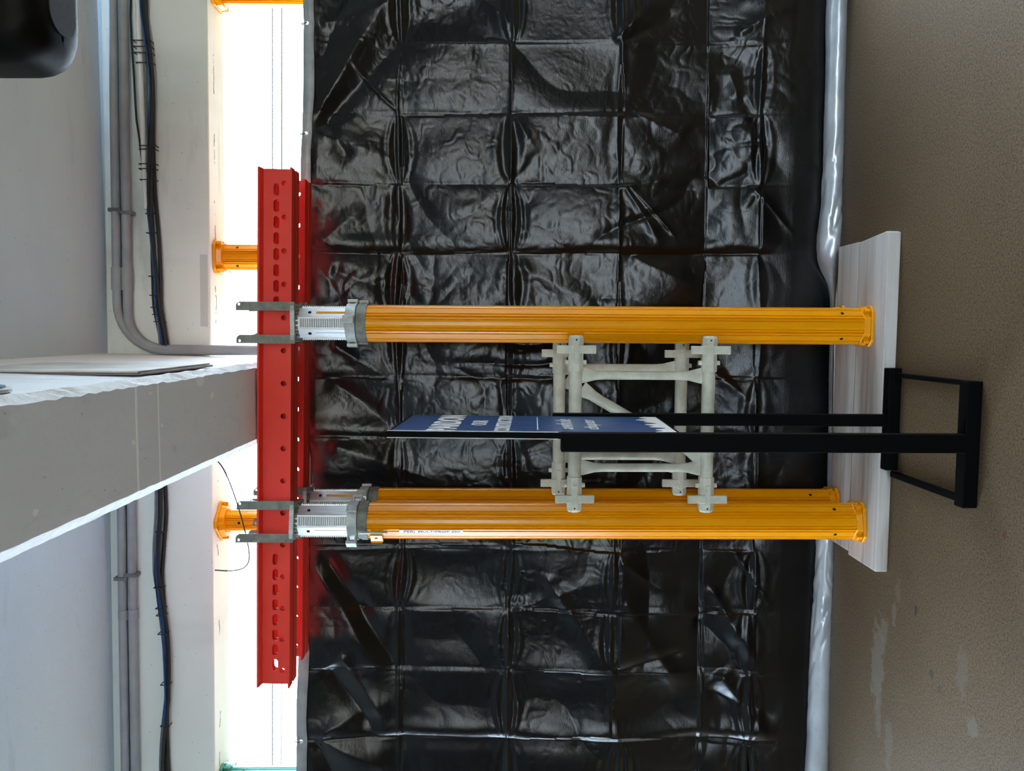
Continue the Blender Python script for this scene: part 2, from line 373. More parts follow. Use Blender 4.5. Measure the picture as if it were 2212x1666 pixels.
# out of the picture: rear parapet; walls, pillars and building added to shape light
tag(MB().box(-9, 9, -9.2, -9, 0, .95).build('wall_back', 'wall'), 'low concrete parapet', kind='structure')
tag(MB().box(5.6, 5.8, -9, 3.4, 0, 3.04).build('shade_wall_right', 'wall'), 'unseen side wall added to cut light from the right', kind='structure')  # unseen; added to close this side against daylight
tag(MB().box(-7.2, -7.0, -9, 1.3, 0, 3.04).build('shade_wall_left', 'wall'), 'unseen side wall added to cut light from the right', kind='structure')  # unseen; added to narrow the daylight coming from the left
tag(MB().box(-7.0, -2.4, -9.2, -9, .95, 3.04).build('shade_wall_rear', 'wall'), 'unseen rear wall added to darken the tarpaulin reflection', kind='structure')  # unseen; added so the left of the tarpaulin reflects something dark
tag(MB().box(-12, 1.2, -24, -20, -3, 3.3).box(4.2, 12.5, -25, -20, -3, 3.6).build('warm_bounce_wall', 'tan'), 'unseen tan building added for warm reflections in the tarpaulin', kind='structure')  # unseen; added to tint the tarpaulin's reflections warm
for cx in (-.9, 1.6, 4.1):
    tag(MB().box(cx - .22, cx + .22, -9.0, -8.55, 0, 3.04).build('reflection_column', 'wall'), 'unseen concrete pillar added to break up the reflections', kind='structure')  # unseen; added as dark bars across the reflected opening

# ================================================================== PROPS
def groove_profile(a, depth=.010):
    w_ = 2 * a * math.tan(PI / 8); pts = []
    for q in range(8):
        th = q * PI / 4; c, s_ = math.cos(th), math.sin(th)
        loc = [(-w_ / 2 + .0045, -.0012)]
        if q % 2: loc += [(-.0165, -.001), (-.0155, -.0055), (-.0125, -.0055), (-.0115, 0), (.0115, 0), (.0125, -.0055), (.0155, -.0055), (.0165, -.001)]
        else: loc += [(-.017, 0), (-.0155, -.003), (-.0125, .0004), (-.006, .0022), (.006, .0022), (.0125, .0004), (.0155, -.003), (.017, 0)]
        loc += [(w_ / 2 - .0045, -.0012)]
        for u, d in loc: pts.append(((a + d) * c - u * s_, (a + d) * s_ + u * c))
        th2 = th + PI / 8; rr = a / math.cos(PI / 8) - depth; pts.append((rr * math.cos(th2), rr * math.sin(th2)))
    return pts
OUT = groove_profile(.0645)
def end_plate(z0, sgn=1):
    """square foot plate with cut corners, flared weld collar and four corner ribs"""
    m = MB(); a = .073; c = .022
    sq = [(a, -a + c), (a, a - c), (a - c, a), (-a + c, a), (-a, a - c), (-a, -a + c), (-a + c, -a), (a - c, -a)]
    lo, hi = (z0, z0 + .011) if sgn > 0 else (z0 - .011, z0)
    m.prism(sq, lo, hi)
    z1 = z0 + sgn * .011; z2 = z0 + sgn * .034
    if sgn > 0: m.prism(octagon(.070), z1, z2, prof2=octagon(.0655))
    else: m.prism(octagon(.0655), z2, z1, prof2=octagon(.070))
    for q in range(4):
        R_ = Matrix.Rotation(q * PI / 2 + PI / 4, 4, 'Z')
        m.box(.06, .083, -.007, .007, min(z1, z2), max(z1, z2) - (.004 if sgn > 0 else 0), R_)
    return m
def prop(label, loc, rotz, H, ear_rot=0, head=0):
    """aluminium-threaded slab prop; H = height of the head plate's top above its foot"""
    t = thing('slab_prop', label, 'prop', loc, (0, 0, rotz), 'orange slab props carrying the red walers')
    end_plate(0).build('base_plate', 'orange', t, bevel=.002)
    ot = MB().prism(OUT, .02, 1.818).build('outer_tube', 'orange', t)
    for q in range(4):
        th = q * PI / 2 + PI / 4
        R_ = T(rz=th) @ T(.0635, 0, .105, ry=PI / 2)
        MB().prism(circ(0, 0, .0062, 14), 0, .0014, mat=R_).build('pin_hole_disc', 'hole_shade', ot)  # flat disc; the darkness of an open recess is in its colour
    # top cap, collar, nut
    MB().ring(.071, .056, 1.808, 1.832, 32).ring(.0675, .056, 1.832, 1.843, 32).build('collar', 'galv_dark', t, smooth='auto')
    nut = MB().ring(.0715, .058, 1.845, 1.881, 36)
    for q in range(4):
        R_ = Matrix.Rotation(ear_rot + q * PI / 2, 4, 'Z'); L = .104 if q % 2 == 0 else .086
        
        nut.box(.062, L, -.012, .012, 1.846, 1.853, R_).box(.062, L, -.012, .012, 1.873, 1.880, R_)
        nut.box(L - .012, L, -.014, .014, 1.844, 1.882, R_)
    nut.build('handle_nut', 'galv', t, smooth='auto', bevel=.0018)
    # threaded inner tube
    a, b = .0535, .0530
    it = MB().prism(octagon(a, b), 1.70, H - .012).build('inner_tube', 'alu', t, bevel=.0012)
    zt = H - .022; n = int((zt - 1.80) / .0078)
    for q in range(4):
        R_ = Matrix.Rotation(q * PI / 2, 4, 'Z'); prof = [(.052, 1.80)]
        for i in range(n):
            z = 1.80 + i * .0078; prof += [(.0568, z + .0002), (.0612, z + .0028), (.0612, z + .0046), (.0568, z + .0074)]
        prof += [(.052, 1.80 + n * .0078)]
        m = MB(); m.prism([(p[1], p[0]) for p in prof], -.0155, .0155, axis='y', mat=R_); m.build('thread_rib', 'alu', it)
    for q in range(4):
        th = q * PI / 2 + PI / 4
        MB().prism(circ(0, 0, .0062, 14), 0, .0016, mat=T(rz=th) @ T(.0522, 0, H - .062, ry=PI / 2)).build('pin_hole_disc', 'hole_shade', it)
        MB().box(.0525, .0545, -.004, .004, 1.83, H - .085, Matrix.Rotation(th, 4, 'Z')).build('scale_strip', 'orange' if q == 2 else 'alu', it)
    weld = MB()
    for q in range(20):
        th = 2 * PI * q / 20; weld.box(.05, .060, -.006, .006, H - .024, H - .011, Matrix.Rotation(th, 4, 'Z'))
    weld.build('weld_bead', 'galv_dark', it, bevel=.003)
    # locking clamp and sticker
    R_ = T(rz=math.radians(37)); cl = MB().box(.052, .079, -.021, .021, 1.752, 1.797, R_).box(.058, .083, -.024, -.021, 1.755, 1.797, R_).build('clamp_block', 'orange', t, bevel=.002)
    MB().prism(circ(0, 0, .005, 12), 0, .004, mat=R_ @ T(.079, 0, 1.776, ry=PI / 2)).build('rivet', 'brass', cl, bevel=.001)
    MB().box(.066, .074, .022, .029, 1.735, 1.835, R_).build('latch_bar', 'galv', t, bevel=.001)
    R_ = T(rz=PI / 4)
    st = MB().box(.0630, .0652, .0050, .0214, 1.462, 1.692, R_).build('sticker', 'sticker', t)
    nrm = R_ @ Vector((1, 0, 0)); right = Vector((0, 0, -1)); up = nrm.cross(right)
    for body, l0, wd, mat, hh in (('PERI', .016, .040, 'ink_red', .0115), ('MULTIPROP 350', .068, .151, 'ink_black', .0080)):
        org = R_ @ Vector((.0652, .0132, 1.692 - l0)) - up * hh / 2
        MB().add(*text(body, wd, hh, org, right, up, nrm, bold=.012)).build('lettering', mat, st)
    # fork head
    z0 = H - .012; HR = Matrix.Rotation(head - rotz, 4, 'Z')
    a = .068; hp = MB().prism([(a, -a + .018), (a, a - .018), (a - .018, a), (-a + .018, a), (-a, a - .018), (-a, -a + .018), (-a + .018, -a), (a - .018, -a)], z0, H, mat=HR)
    hp.box(-.062, .062, -.072, -.06, z0 - .004, H, HR).box(-.062, .062, .06, .072, z0 - .004, H, HR)
    hp.build('head_plate', 'galv', t, bevel=.0015)
    for sx_ in (-1, 1):
        for sy in (-1, 1):
            cx = sx_ * .058
            # leg of the fork: a flat face plate with an eyelet near the tip and a return flange
            w2 = .0155; tip = .188
            out = [(cx - w2, z0 - .004), (cx + w2, z0 - .004), (cx + w2, H + tip - .012), (cx + w2 - .006, H + tip - .003), (cx + w2 - .012, H + tip), (cx - w2, H + tip)]
            vs_, fs = plate([out, circ(cx + .006 * sx_, H + tip - .011, .0042, 12)], .004)
            m = MB(); R_ = HR @ T(0, sy * .070, 0, rx=PI / 2); m.add([R_ @ Vector(p) for p in vs_], fs)
            xo = cx + sx_ * w2
            m.box(min(xo, xo - sx_ * .004), max(xo, xo - sx_ * .004), min(sy * .068, sy * .054), max(sy * .068, sy * .054), z0 - .004, H + .0, HR)
            m.box(min(xo, xo - sx_ * .003), max(xo, xo - sx_ * .003), min(sy * .068, sy * .062), max(sy * .068, sy * .062), H, H + tip - .02, HR)
            m.build('fork_arm', 'galv_dark', t)
    return t
def waler_bottom(x): return 2.245 - (x + .375) * .0192 - .12
PADZ = .045
XR, XL = .024, -.698
prop('orange slab prop standing nearest the right of the sign stand', (XR, 2.80, PADZ), PI / 2, waler_bottom(XR) - PADZ - .001, math.radians(8))
prop('orange slab prop with a white lettered sticker near its top', (XL, 2.80, PADZ), math.radians(190), waler_bottom(XL) - PADZ - .001, math.radians(35), math.radians(9))
prop('orange slab prop half hidden just behind the one with the sticker', (-.690, 3.02, PADZ), math.radians(98), waler_bottom(-.690) - PADZ + .008, math.radians(30), math.radians(6))
prop('orange slab prop almost wholly hidden behind the right-hand front prop', (.030, 3.02, PADZ), math.radians(94), waler_bottom(.03) - PADZ + .008, math.radians(12))

# props beyond the tarpaulin, standing upside down with the foot plate against the edge beam
def far_prop(label, x, rotz, mat, tube_r, dy=.10):
    t = thing('slab_prop', label, 'prop', (x, yf(x) + dy, 0), (0, 0, rotz), 'upturned props under the edge beam')
    end_plate(2.604, -1).build('end_plate', mat, t, bevel=.002)
    s_ = tube_r / .0645
    tb = MB().prism([(p[0] * s_, p[1] * s_) for p in OUT], .75, 2.59).build('outer_tube', mat, t)
    for q in range(4):
        MB().prism(circ(0, 0, .0062, 12), 0, .0014, mat=T(rz=q * PI / 2 + PI / 4) @ T(tube_r - .001, 0, 2.51, ry=PI / 2)).build('pin_hole_disc', 'hole_shade', tb)
    MB().prism(octagon(.05), .012, .78).build('inner_tube', 'alu', t)
    MB().prism(octagon(.073), 0, .012).build('foot', 'alu', t)
far_prop('upturned orange prop behind the red waler, above the right front prop', .312, 0, 'orange', .0555)
far_prop('upturned orange prop turned on edge, above the left front props', -.842, PI / 4, 'orange', .050)
far_prop('upturned orange prop cut off at the far right edge of the view', 1.448, 0, 'orange', .0555)
far_prop('green prop with a grey-green plate at the far left edge of the view', -2.012, PI / 8, 'green', .052)

# ================================================================== RED WALERS
def waler(label, y, x0, x1, dz):
    L = x1 - x0; xc = (x0 + x1) / 2
    zc = 2.245 - (xc + .375) * .0192 - .12 + dz
    t = thing('steel_waler', label, 'beam', (xc, y, zc), (0, .0192, 0), 'red double-channel walers on the props')
    for sgn in (-1, 1):
        loops = [[(-L / 2, .004), (L / 2, .004), (L / 2, .116), (-L / 2, .116)]]
        n = int(L / .1185); off = L / 2 - .05
        for i in range(16):
            cx = off - i * .1185
            if cx < -L / 2 + .03: break
            loops.append(circ(cx, .0355, .0100, 14))
        for end in (1, -1):
            for i in range(8):
                cx = end * (L / 2 - .072 - i * .0568)
                loops.append(slot(cx, .0625, .044, .0105))
        vs_, fs = plate(loops, .007)
        R_ = T(0, sgn * .0125, 0, rx=PI / 2)
        m = MB(); m.add([R_ @ Vector(p) for p in vs_], fs)
        # tapered flanges pointing outwards
        a = sgn * .009; b = sgn * .050
        for lo in (0, 1):
            if lo == 0: pr_ = [(a, 0), (b, 0), (b, .007), (a + sgn * .007, .0115), (a, .0115)]
            else: pr_ = [(a, .12), (b, .12), (b, .113), (a + sgn * .007, .1085), (a, .1085)]
            if (sgn > 0) == (lo == 1): pr_ = pr_[::-1]
            m.prism(pr_, -L / 2, L / 2, axis='x')
        m.build('channel', 'red', t)
    for i, cx in enumerate((-.70, -.36, 0, .33, .72)):
        cx *= L / 1.88
        MB().tube([(cx, -.0088, .085), (cx, .0088, .085)], .014, 12).build('spacer', 'red', t, smooth='auto')
    return t
waler('red steel waler in front, its face turned to the viewer, with slots at both ends', 2.80, -1.312, .566, 0)
waler('red steel waler behind the front one, only its lower edge showing', 3.02, -1.302, .568, .009)

# ================================================================== BRACING FRAMES
def flat_ended(p0, p1, r, flare, dr=.05):
    """round tube pressed flat and wide at both ends; lies in the x-z plane"""
    m = MB(); P0, P1 = Vector(p0), Vector(p1); d = (P1 - P0); L = d.length; t = d / L; s_ = Vector((t.z, 0, -t.x)); q = Vector((0, 1, 0)); n = 12
    st = [(0, flare, .004), (.25 * dr, flare * .92, .0045), (dr, r * 1.12, r * .75), (dr * 1.6, r, r), (L - dr * 1.6, r, r), (L - dr, r * 1.12, r * .75), (L - .25 * dr, flare * .92, .0045), (L, flare, .004)]
    vs_ = [P0 + t * u + s_ * (w_ * math.cos(2 * PI * i / n)) + q * (h_ * math.sin(2 * PI * i / n)) for u, w_, h_ in st for i in range(n)]
    fs = [(a * n + i, a * n + (i + 1) % n, (a + 1) * n + (i + 1) % n, (a + 1) * n + i) for a in range(len(st) - 1) for i in range(n)] + [tuple(range(n - 1, -1, -1)), tuple(range((len(st) - 1) * n, len(st) * n))]
    return m.add(vs_, fs)
def brace(label, y, xl, xr, z_lo, z_hi, s_l, s_r, dg0, dg1):
    t = thing('bracing_frame', label, 'frame', (0, y, z_lo), (0, 0, 0), 'bracing frames clamped between the props')
    hgt = z_hi - z_lo
    for z in (0, hgt):
        MB().tube([(xl + .10, 0, z), (xr - .10, 0, z)], .0235, 16).build('rail', 'frame', t, smooth='auto')
        for e, sg in ((xl, 1), (xr, -1)):
            prof = [(p[0], p[1] ) for p in octagon(.0265, .0265)]
            tip = [(p[0] * .8, p[1] * .8) for p in prof]
            m = MB()
            x0, x1 = (e + .010, e + .128) if sg > 0 else (e - .128, e - .010)
            m.prism([(p[0], p[1] + z) for p in prof], x0, x1, axis='x')
            if sg > 0: m.prism([(p[0], p[1] + z) for p in tip], e, x0, axis='x', prof2=[(p[0], p[1] + z) for p in prof])
            else: m.prism([(p[0], p[1] + z) for p in prof], x1, e, axis='x', prof2=[(p[0], p[1] + z) for p in tip])
            m.box(min(e + sg * .028, e + sg * .1), max(e + sg * .028, e + sg * .1), -.031, -.025, z - .009, z + .009)
            h_ = m.build('clamp_head', 'frame', t, bevel=.002)
            xw = e + sg * .050
            MB().box(xw - .0145, xw + .0145, -.0285, -.014, z - .070, z + .070).build('wedge', 'frame', h_, bevel=.002)
            xb = e + sg * .096
            MB().tube([(xb, 0, z - .038), (xb, 0, z + .038)], .0085, 10).build('bolt', 'frame', h_, smooth='auto')
            MB().prism(circ(e + sg * .016, z, .0032, 10), -.0275, -.0268, axis='y', mat=Matrix(((0, 0, 1, 0), (0, 1, 0, 0), (1, 0, 0, 0), (0, 0, 0, 1)))).build('pin_hole_disc', 'hole_shade', h_)
    for sx_ in (s_l, s_r):
        flat_ended((sx_, 0, .022), (sx_, 0, hgt - .022), .0155, .029).build('post', 'frame', t, smooth='auto')
    flat_ended((dg0, 0, hgt - .022), (dg1, 0, .022), .0165, .029).build('diagonal', 'frame', t, smooth='auto')
    return t
brace('pale zinc bracing frame clamped in front of the two nearest props', 2.735, -.648, -.014, .632, 1.108, -.488, -.156, -.205, -.452)
brace('pale zinc bracing frame clamped to the rear props behind the other frame', 2.957, -.634, -.034, .677, 1.148, -.482, -.140, -.19, -.44)

# ================================================================== PLANKS
def plank(label, x0, x1, y0, y1, mat, cut=0):
    m = MB(); hx = (x1 - x0) / 2; hy = (y1 - y0) / 2
    m.prism([(-hx, -hy), (hx - cut * .2, -hy), (hx, -hy + cut), (hx - cut * .8, hy), (-hx, hy)] if cut else [(-hx, -hy), (hx, -hy), (hx, hy), (-hx, hy)], 0, PADZ - .0005)
    o = m.build('timber_plank', mat, None, bevel=.004); o.location = ((x0 + x1) / 2, (y0 + y1) / 2, 0)
    return tag(o, label, 'plank', 'planks under the props')
plank('weathered plank along the front under the nearest props', -.845, .352, 2.655, 2.868, 'wood_a', .02)
plank('weathered plank at the back beside the tarpaulin under the rear props', -.832, .338, 2.872, 3.045, 'wood_b')

# ================================================================== TARPAULIN
tp = thing('tarpaulin', 'creased glossy black tarpaulin hung as a curtain behind the props', 'tarpaulin', (0, 0, 0))
TOPZ = lambda x: 2.178 - .0135 * (x - 1.3)          # the top edge drops slightly to the right
nx, nz = 860, 500
xs = np.linspace(-2.25, 1.75, nx); ts = np.linspace(0, 1, nz)
Xg, Tg = np.meshgrid(xs, ts)
ZB = .004
Zg = ZB + (TOPZ(Xg) - ZB) * Tg
# mean profile: distance in front of the facade plane at each height
prof_z = [0, .055, .20, .315, .529, .70, .887, 1.337, 1.79, 2.1, 2.3]
prof_d = [.142, .142, .138, .130, .096, .106, .120, .094, .079, .098, .110]
D = np.interp(Zg, prof_z, prof_d)
warp = vnoise(Xg * 2.3 + 7, Zg * 2.3, 3) * .018
CX = [1.46, 1.172, .889, .602, .321, .066, -.193, -.445, -.675, -.908, -1.168, -1.425, -1.724, -2.0]
CZ = [1.792, 1.337, .887, .315]
rs = np.random.RandomState(11)
cx_amp = [3, 5, -4, -5, -11, 4, -5, -10, 4, 5, -5, -4, -9, 4]
for c, a in zip(CX, cx_amp):
    u = Xg - c - warp * .5
    fade = .45 + .55 * np.clip(vnoise(Zg * 2.2 + c * 5, Zg * 0 + c * 3, 21) * .9 + .5, 0, 1)
    s1 = .010 if abs(a) < 8 else .016
    D += a * .001 * fade * np.exp(-np.abs(u) / s1) * .9
    # deep creases: the sheet steps back on one side
    if abs(a) > 8: D += .008 * fade * np.exp(-((u - .035) / .035) ** 2) - .003 * np.exp(-((u + .02) / .03) ** 2)
for c in CZ:
    u = Zg - c - warp
    D += .0035 * np.exp(-np.abs(u) / .007) * (1 if c > 1 else .8)
    # bundles of small pleats either side of the fold, bulging between the crossings
    ph = np.interp(Xg, sorted(CX), np.arange(len(CX)))
    fr = ph - np.floor(ph); lens = np.sin(PI * fr) ** .7
    cell = np.floor(ph).astype(int); on = rs.rand(40)[cell % 40]
    u2 = (u + (rs.rand(40)[(cell + 7) % 40] - .5) * .02) / (.012 + .030 * lens)
    D += (.0042 * np.clip(on * 1.6 - .25, 0, 1.3)) * lens * np.cos(u2 * (3 + 4 * rs.rand(40)[(cell + 3) % 40])) * np.exp(-u2 ** 2 * .55)
# seam
D += np.where(Zg < .529, .004, 0) * np.exp(-np.abs(Zg - .529) / .05)
# panels between the fold lines: each a little tilted and pillowed
ph = np.interp(Xg + warp, sorted(CX), np.arange(len(CX))); pv = np.interp(Zg + warp, sorted(CZ + [.529, 0.02, 2.22]), np.arange(len(CZ) + 3))
ci, cj = np.floor(ph).astype(int), np.floor(pv).astype(int); fu, fv = ph - ci, pv - cj
tab = rs.randn(40, 40)
D += .010 * np.sin(PI * fu) * np.sin(PI * fv) * tab[ci, cj] + .013 * (fv - .5) * np.sin(PI * fu) ** .6 * np.roll(tab, 5, 0)[ci, cj] + .007 * (fu - .5) * np.sin(PI * fv) ** .6 * np.roll(tab, 9, 1)[ci, cj]
# drawn folds: (x0,z0,x1,z1, height, width, growth)
FOLDS = [(.85, 2.14, 1.45, 1.78, .016, .020, .05), (.80, 2.14, 1.30, 1.70, -.018, .030, .06), (1.05, 2.12, 1.6, 1.93, -.015, .04, .05), (.80, 2.13, .70, 1.80, .008, .02, .03),
         (.86, 2.10, .70, 2.0, -.010, .02, .02), (1.09, 1.99, .90, 1.81, .005, .008, 0), (1.23, 2.12, 1.35, 1.80, .012, .03, .04),
         (-.92, 2.12, -1.43, 1.81, -.020, .030, .03), (-.98, 2.14, -1.48, 1.86, .013, .022, .03), (-1.41, 2.10, -1.70, 1.90, -.018, .035, .02), (-1.35, 2.05, -1.64, 1.86, .010, .02, .02),
         (-1.72, 2.15, -1.86, 1.86, .013, .018, .06), (-1.72, 2.15, -2.1, 1.98, -.013, .025, .05), (-1.72, 2.15, -1.55, 1.82, .010, .018, .05),
         (-.20, 2.1, -.45, 1.75, -.013, .035, .03), (-.47, 2.1, -.62, 1.65, .012, .03, .03), (-.05, 2.08, -.20, 1.85, .010, .02, .02), (.25, 2.08, .15, 1.8, -.012, .03, .02), (.35, 2.12, .5, 1.95, .008, .02, .03),
         (.60, .88, .37, .72, .009, .010, .01), (.60, .86, .40, .66, .008, .009, 0), (.58, .9, .62, .7, .006, .01, .01), (1.17, .92, 1.35, .75, .010, .014, .02), (1.17, .88, 1.3, .66, -.008, .014, .02),
         (1.1, .46, .66, .30, .014, .03, .03), (.98, .42, .62, .20, -.014, .035, .03), (.60, .36, .40, .18, .008, .012, 0), (1.2, .43, 1.35, .15, .010, .02, .02),
         (-1.05, .50, -1.45, .27, .014, .022, .03), (-1.42, .45, -1.70, .25, .022, .035, .02), (-1.20, .56, -1.42, .30, -.012, .03, .02), (-.90, .40, -1.12, .25, .007, .010, 0), (-1.5, .5, -1.62, .2, -.012, .03, .02),
         (-1.18, 1.33, -1.05, .98, .008, .02, .02), (-1.0, 1.2, -1.42, .92, .012, .03, .02), (-1.1, .86, -1.5, .62, .012, .03, .03), (-.95, .88, -1.1, .66, .008, .014, .02), (-1.43, .9, -1.35, .6, -.010, .02, .01),
         (-.50, 1.3, -.35, .95, .010, .03, .02), (.28, 1.32, .12, 1.0, .009, .03, .02), (.05, .85, -.1, .5, .010, .03, .02), (-.5, .8, -.3, .4, -.012, .04, .02), (-.15, .5, -.35, .25, .010, .02, .02),
         (.88, 1.33, .72, 1.22, .008, .02, .02), (.60, 1.34, .75, 1.2, -.008, .03, .02), (1.4, 1.5, 1.2, 1.3, .008, .02, .02), (.32, .84, .2, .6, .008, .02, .02), (.9, .84, .8, .62, .007, .016, .01)]
for x0, z0, x1, z1, h_, w_, gr in FOLDS:
    dx, dz = x1 - x0, z1 - z0; L2 = dx * dx + dz * dz; L_ = math.sqrt(L2)
    u = ((Xg - x0) * dx + (Zg - z0) * dz) / L2; p = ((Xg - x0) * -dz + (Zg - z0) * dx) / L_ + vnoise(Xg * 6, Zg * 6, 5) * .008
    env = np.clip(u / .12, 0, 1) * np.clip((1.15 - u) / .35, 0, 1); env = env * env * (3 - 2 * env)
    D += h_ * env * np.exp(-(np.abs(p) / (w_ + gr * np.clip(u, 0, 1))) ** 1.5)
# crumple: ridged noise in two sizes
for sc_, am, sd in ((3.2, .0095, 30), (5.5, .0062, 31), (12, .0021, 32), (27, .0010, 33), (55, .0005, 34)):
    wx = Xg * sc_ + 1.2 * vnoise(Xg * sc_ * .6, Zg * sc_ * .6, sd + 40); wz = Zg * sc_ + 1.2 * vnoise(Xg * sc_ * .6 + 9, Zg * sc_ * .6, sd + 50)
    msk = np.clip(.55 + .9 * vnoise(Xg * 1.7 + sd, Zg * 1.7, sd + 60), .1, 1.2)
    D += am * (np.abs(vnoise(wx, wz, sd)) * 1.6 - .5) * msk
edge_f = np.clip((TOPZ(Xg) - Zg) / .06, .12, 1) * np.clip(.22 + (Zg - .18) / .2, .22, 1)                 # the stitched hem keeps the top edge flat
base = np.interp(Zg, prof_z, prof_d)
D = base + (D - base) * edge_f
D = np.clip(D, .05, .205)
EY = [1.237, .796, .355, -.09, -.53, -.975, -1.35, -1.722]
HOLES = [(e, TOPZ(e) - .016) for e in EY]
grid('sheet', Xg, yf(Xg) - D, Zg, 'tarp', tp, HOLES, .0085)
top_d = D[-1]
# hem folded over the top edge, with eyelets and ties
hx = np.linspace(-2.25, 1.75, 1500); hd = np.interp(hx, xs, top_d)
HX, K = np.meshgrid(hx, np.linspace(0, 1, 17))
sag = sum(-.004 * np.exp(-np.abs(HX - e) / .05) for e in EY) + .005 * vnoise(HX * 3, HX * 0, 8)
hang = .042 + .004 * vnoise(HX * 5, HX * 0 + 3, 9)
ZT = TOPZ(HX) + .004 + sag
HZ = ZT - hang * K
HY = yf(HX) - np.interp(HX, xs, top_d) - .006 - .004 * np.sin(PI * K) - .003 * np.abs(vnoise(HX * 14, K * 1.5, 12))
hem = grid('hem', HX, HY, HZ, 'hem', tp, HOLES, .0068); so = hem.modifiers.new('thickness', 'SOLIDIFY'); so.thickness = .002; so.offset = 1
for e in EY:
    z = TOPZ(e) - .016; y = yf(e) - float(np.interp(e, xs, top_d)) - .0115
    R_ = T(e, y, z, rx=PI / 2)
    MB().ring(.0105, .0062, -.0015, .0015, 18, R_).build('eyelet', 'galv', tp, smooth='auto')
    MB().tube([(e, y - .003, z), (e - .003, y - .006, z + .012), (e - .002, y + .004, z + .026), (e, y + .016, z + .022), (e, y + .018, z)], .0022, 6).build('tie', 'cable_black', tp)
# reverse side turned up at the foot: silver roll lying on the floor
fx = np.linspace(-2.25, 1.75, 620); fk = np.linspace(0, 1, 44)
FX, FK = np.meshgrid(fx, fk)
ang = -.35 * PI + FK * PI * 1.15                             # from the floor in front, over the bulge, to behind
wob = vnoise(FX * 1.3 + 4, FX * 0, 71); wob2 = vnoise(FX * 3.1 + 1, FX * 0 + 5, 72)
behind = 1 / (1 + np.exp(-(FX + .80) / .012)) / (1 + np.exp((FX - .24) / .03))      # tucked low behind the planks
rad_z = (.042 + .008 * wob + .004 * wob2) * (1 - .8 * behind); rad_y = (.046 + .012 * wob2) * (1 - .55 * behind)
cr = np.abs(vnoise(FX * 9 + FK * 3, FK * 2.6 + FX * 1.2, 73)) * 1.4 + .5 * np.abs(vnoise(FX * 22 - FK * 4, FK * 5, 74))
loc_ = np.exp(-((FX + 1.05) / .22) ** 2) + .8 * np.exp(-((FX - .45) / .18) ** 2) + .25
bul = 1 + (.16 * (cr - .5)) * loc_ + .05 * vnoise(FX * 2 + 9, FK * 2, 75)
FY = yf(FX) - .176 + .035 * behind - .008 * FX - rad_y * np.cos(ang) * bul
FZ = np.maximum(.0015, rad_z * 1.02 + rad_z * np.sin(ang) * bul)
fold = grid('turned_up_foot', FX, FY, FZ, 'silver', tp)

# ================================================================== SIGN ON A STAND
ss = thing('sign_stand', 'black steel stand with a tall blue poster panel seen nearly edge-on', 'sign', (-.30, 2.41, 0))
def W(x0, x1, y0, y1, z0, z1): return MB().box(x0 + .30, x1 + .30, y0 - 2.41, y1 - 2.41, z0, z1)
W(-.503, -.136, 2.168, 2.210, 0, .044).build('base_bar', 'black', ss, bevel=.003)
W(-.474, -.120, 2.612, 2.651, 0, .043).build('base_bar', 'black', ss, bevel=.003)
W(-.152, -.136, 2.21, 2.625, .0, .022).build('side_bar', 'black', ss, bevel=.003)
W(-.498, -.478, 2.21, 2.625, .0, .022).build('side_bar', 'black', ss, bevel=.003)
W(-.342, -.288, 2.160, 2.196, .044, 1.203).build('post', 'black', ss, bevel=.003)
W(-.322, -.281, 2.617, 2.650, .043, 1.195).build('post', 'black', ss, bevel=.003)
pn = W(-.309, -.291, 2.196, 2.617, .845, 1.694).build('panel', 'black', ss, bevel=.002)
W(-.291, -.2895, 2.200, 2.612, .857, 1.682).build('poster', 'blue', pn)
W(-.2905, -.2880, 2.196, 2.199, 1.20, 1.694).build('edge_trim', 'galv', pn)
W(-.3105, -.3080, 2.1955, 2.198, 1.20, 1.694).build('edge_trim', 'galv', pn)
for body, y0, wd, z0, hh, mat_bold, shr in (('PARDON', 2.206, .405, 1.497, .088, .03, 0), ('OUR', 2.345, .125, 1.416, .048, .01, 0), ('CONSTRUCTION', 2.208, .40, 1.340, .047, .02, 0),
                                      ('a', 2.27, .035, 1.152, .028, 0, .25), ('whole', 2.32, .21, 1.150, .050, 0, .25), ('chapter', 2.27, .25, 1.062, .055, 0, .25)):
    org = (-.2895 + .30, y0 - 2.41, z0)
    MB().add(*text(body, wd, hh, org, (0, 1, 0), (0, 0, 1), (1, 0, 0), shear=shr, bold=mat_bold)).build('lettering', 'print', pn)
W(-.2895, -.2889, 2.25, 2.57, 1.257, 1.260).build('rule', 'print', pn)
c_ = Vector((0, 0, 1.27)); Rm = Matrix.Rotation(-math.radians(2.6), 3, 'X')      # the panel hangs slightly askew, its far end lower
pn.rotation_euler = (-math.radians(2.6), 0, 0); pn.location = c_ - Rm @ c_
wave = [(2.612, .857), (2.200, .857)] + [(2.200 + .412 * i / 40, .895 + .016 * math.sin(i * 1.05) + .012 * math.sin(i * .47) + .0005 * i) for i in range(41)]
MB().prism([(p[0] - 2.41, p[1]) for p in wave][::-1], .0105, .0111, axis='x').build('wave', 'print', pn)

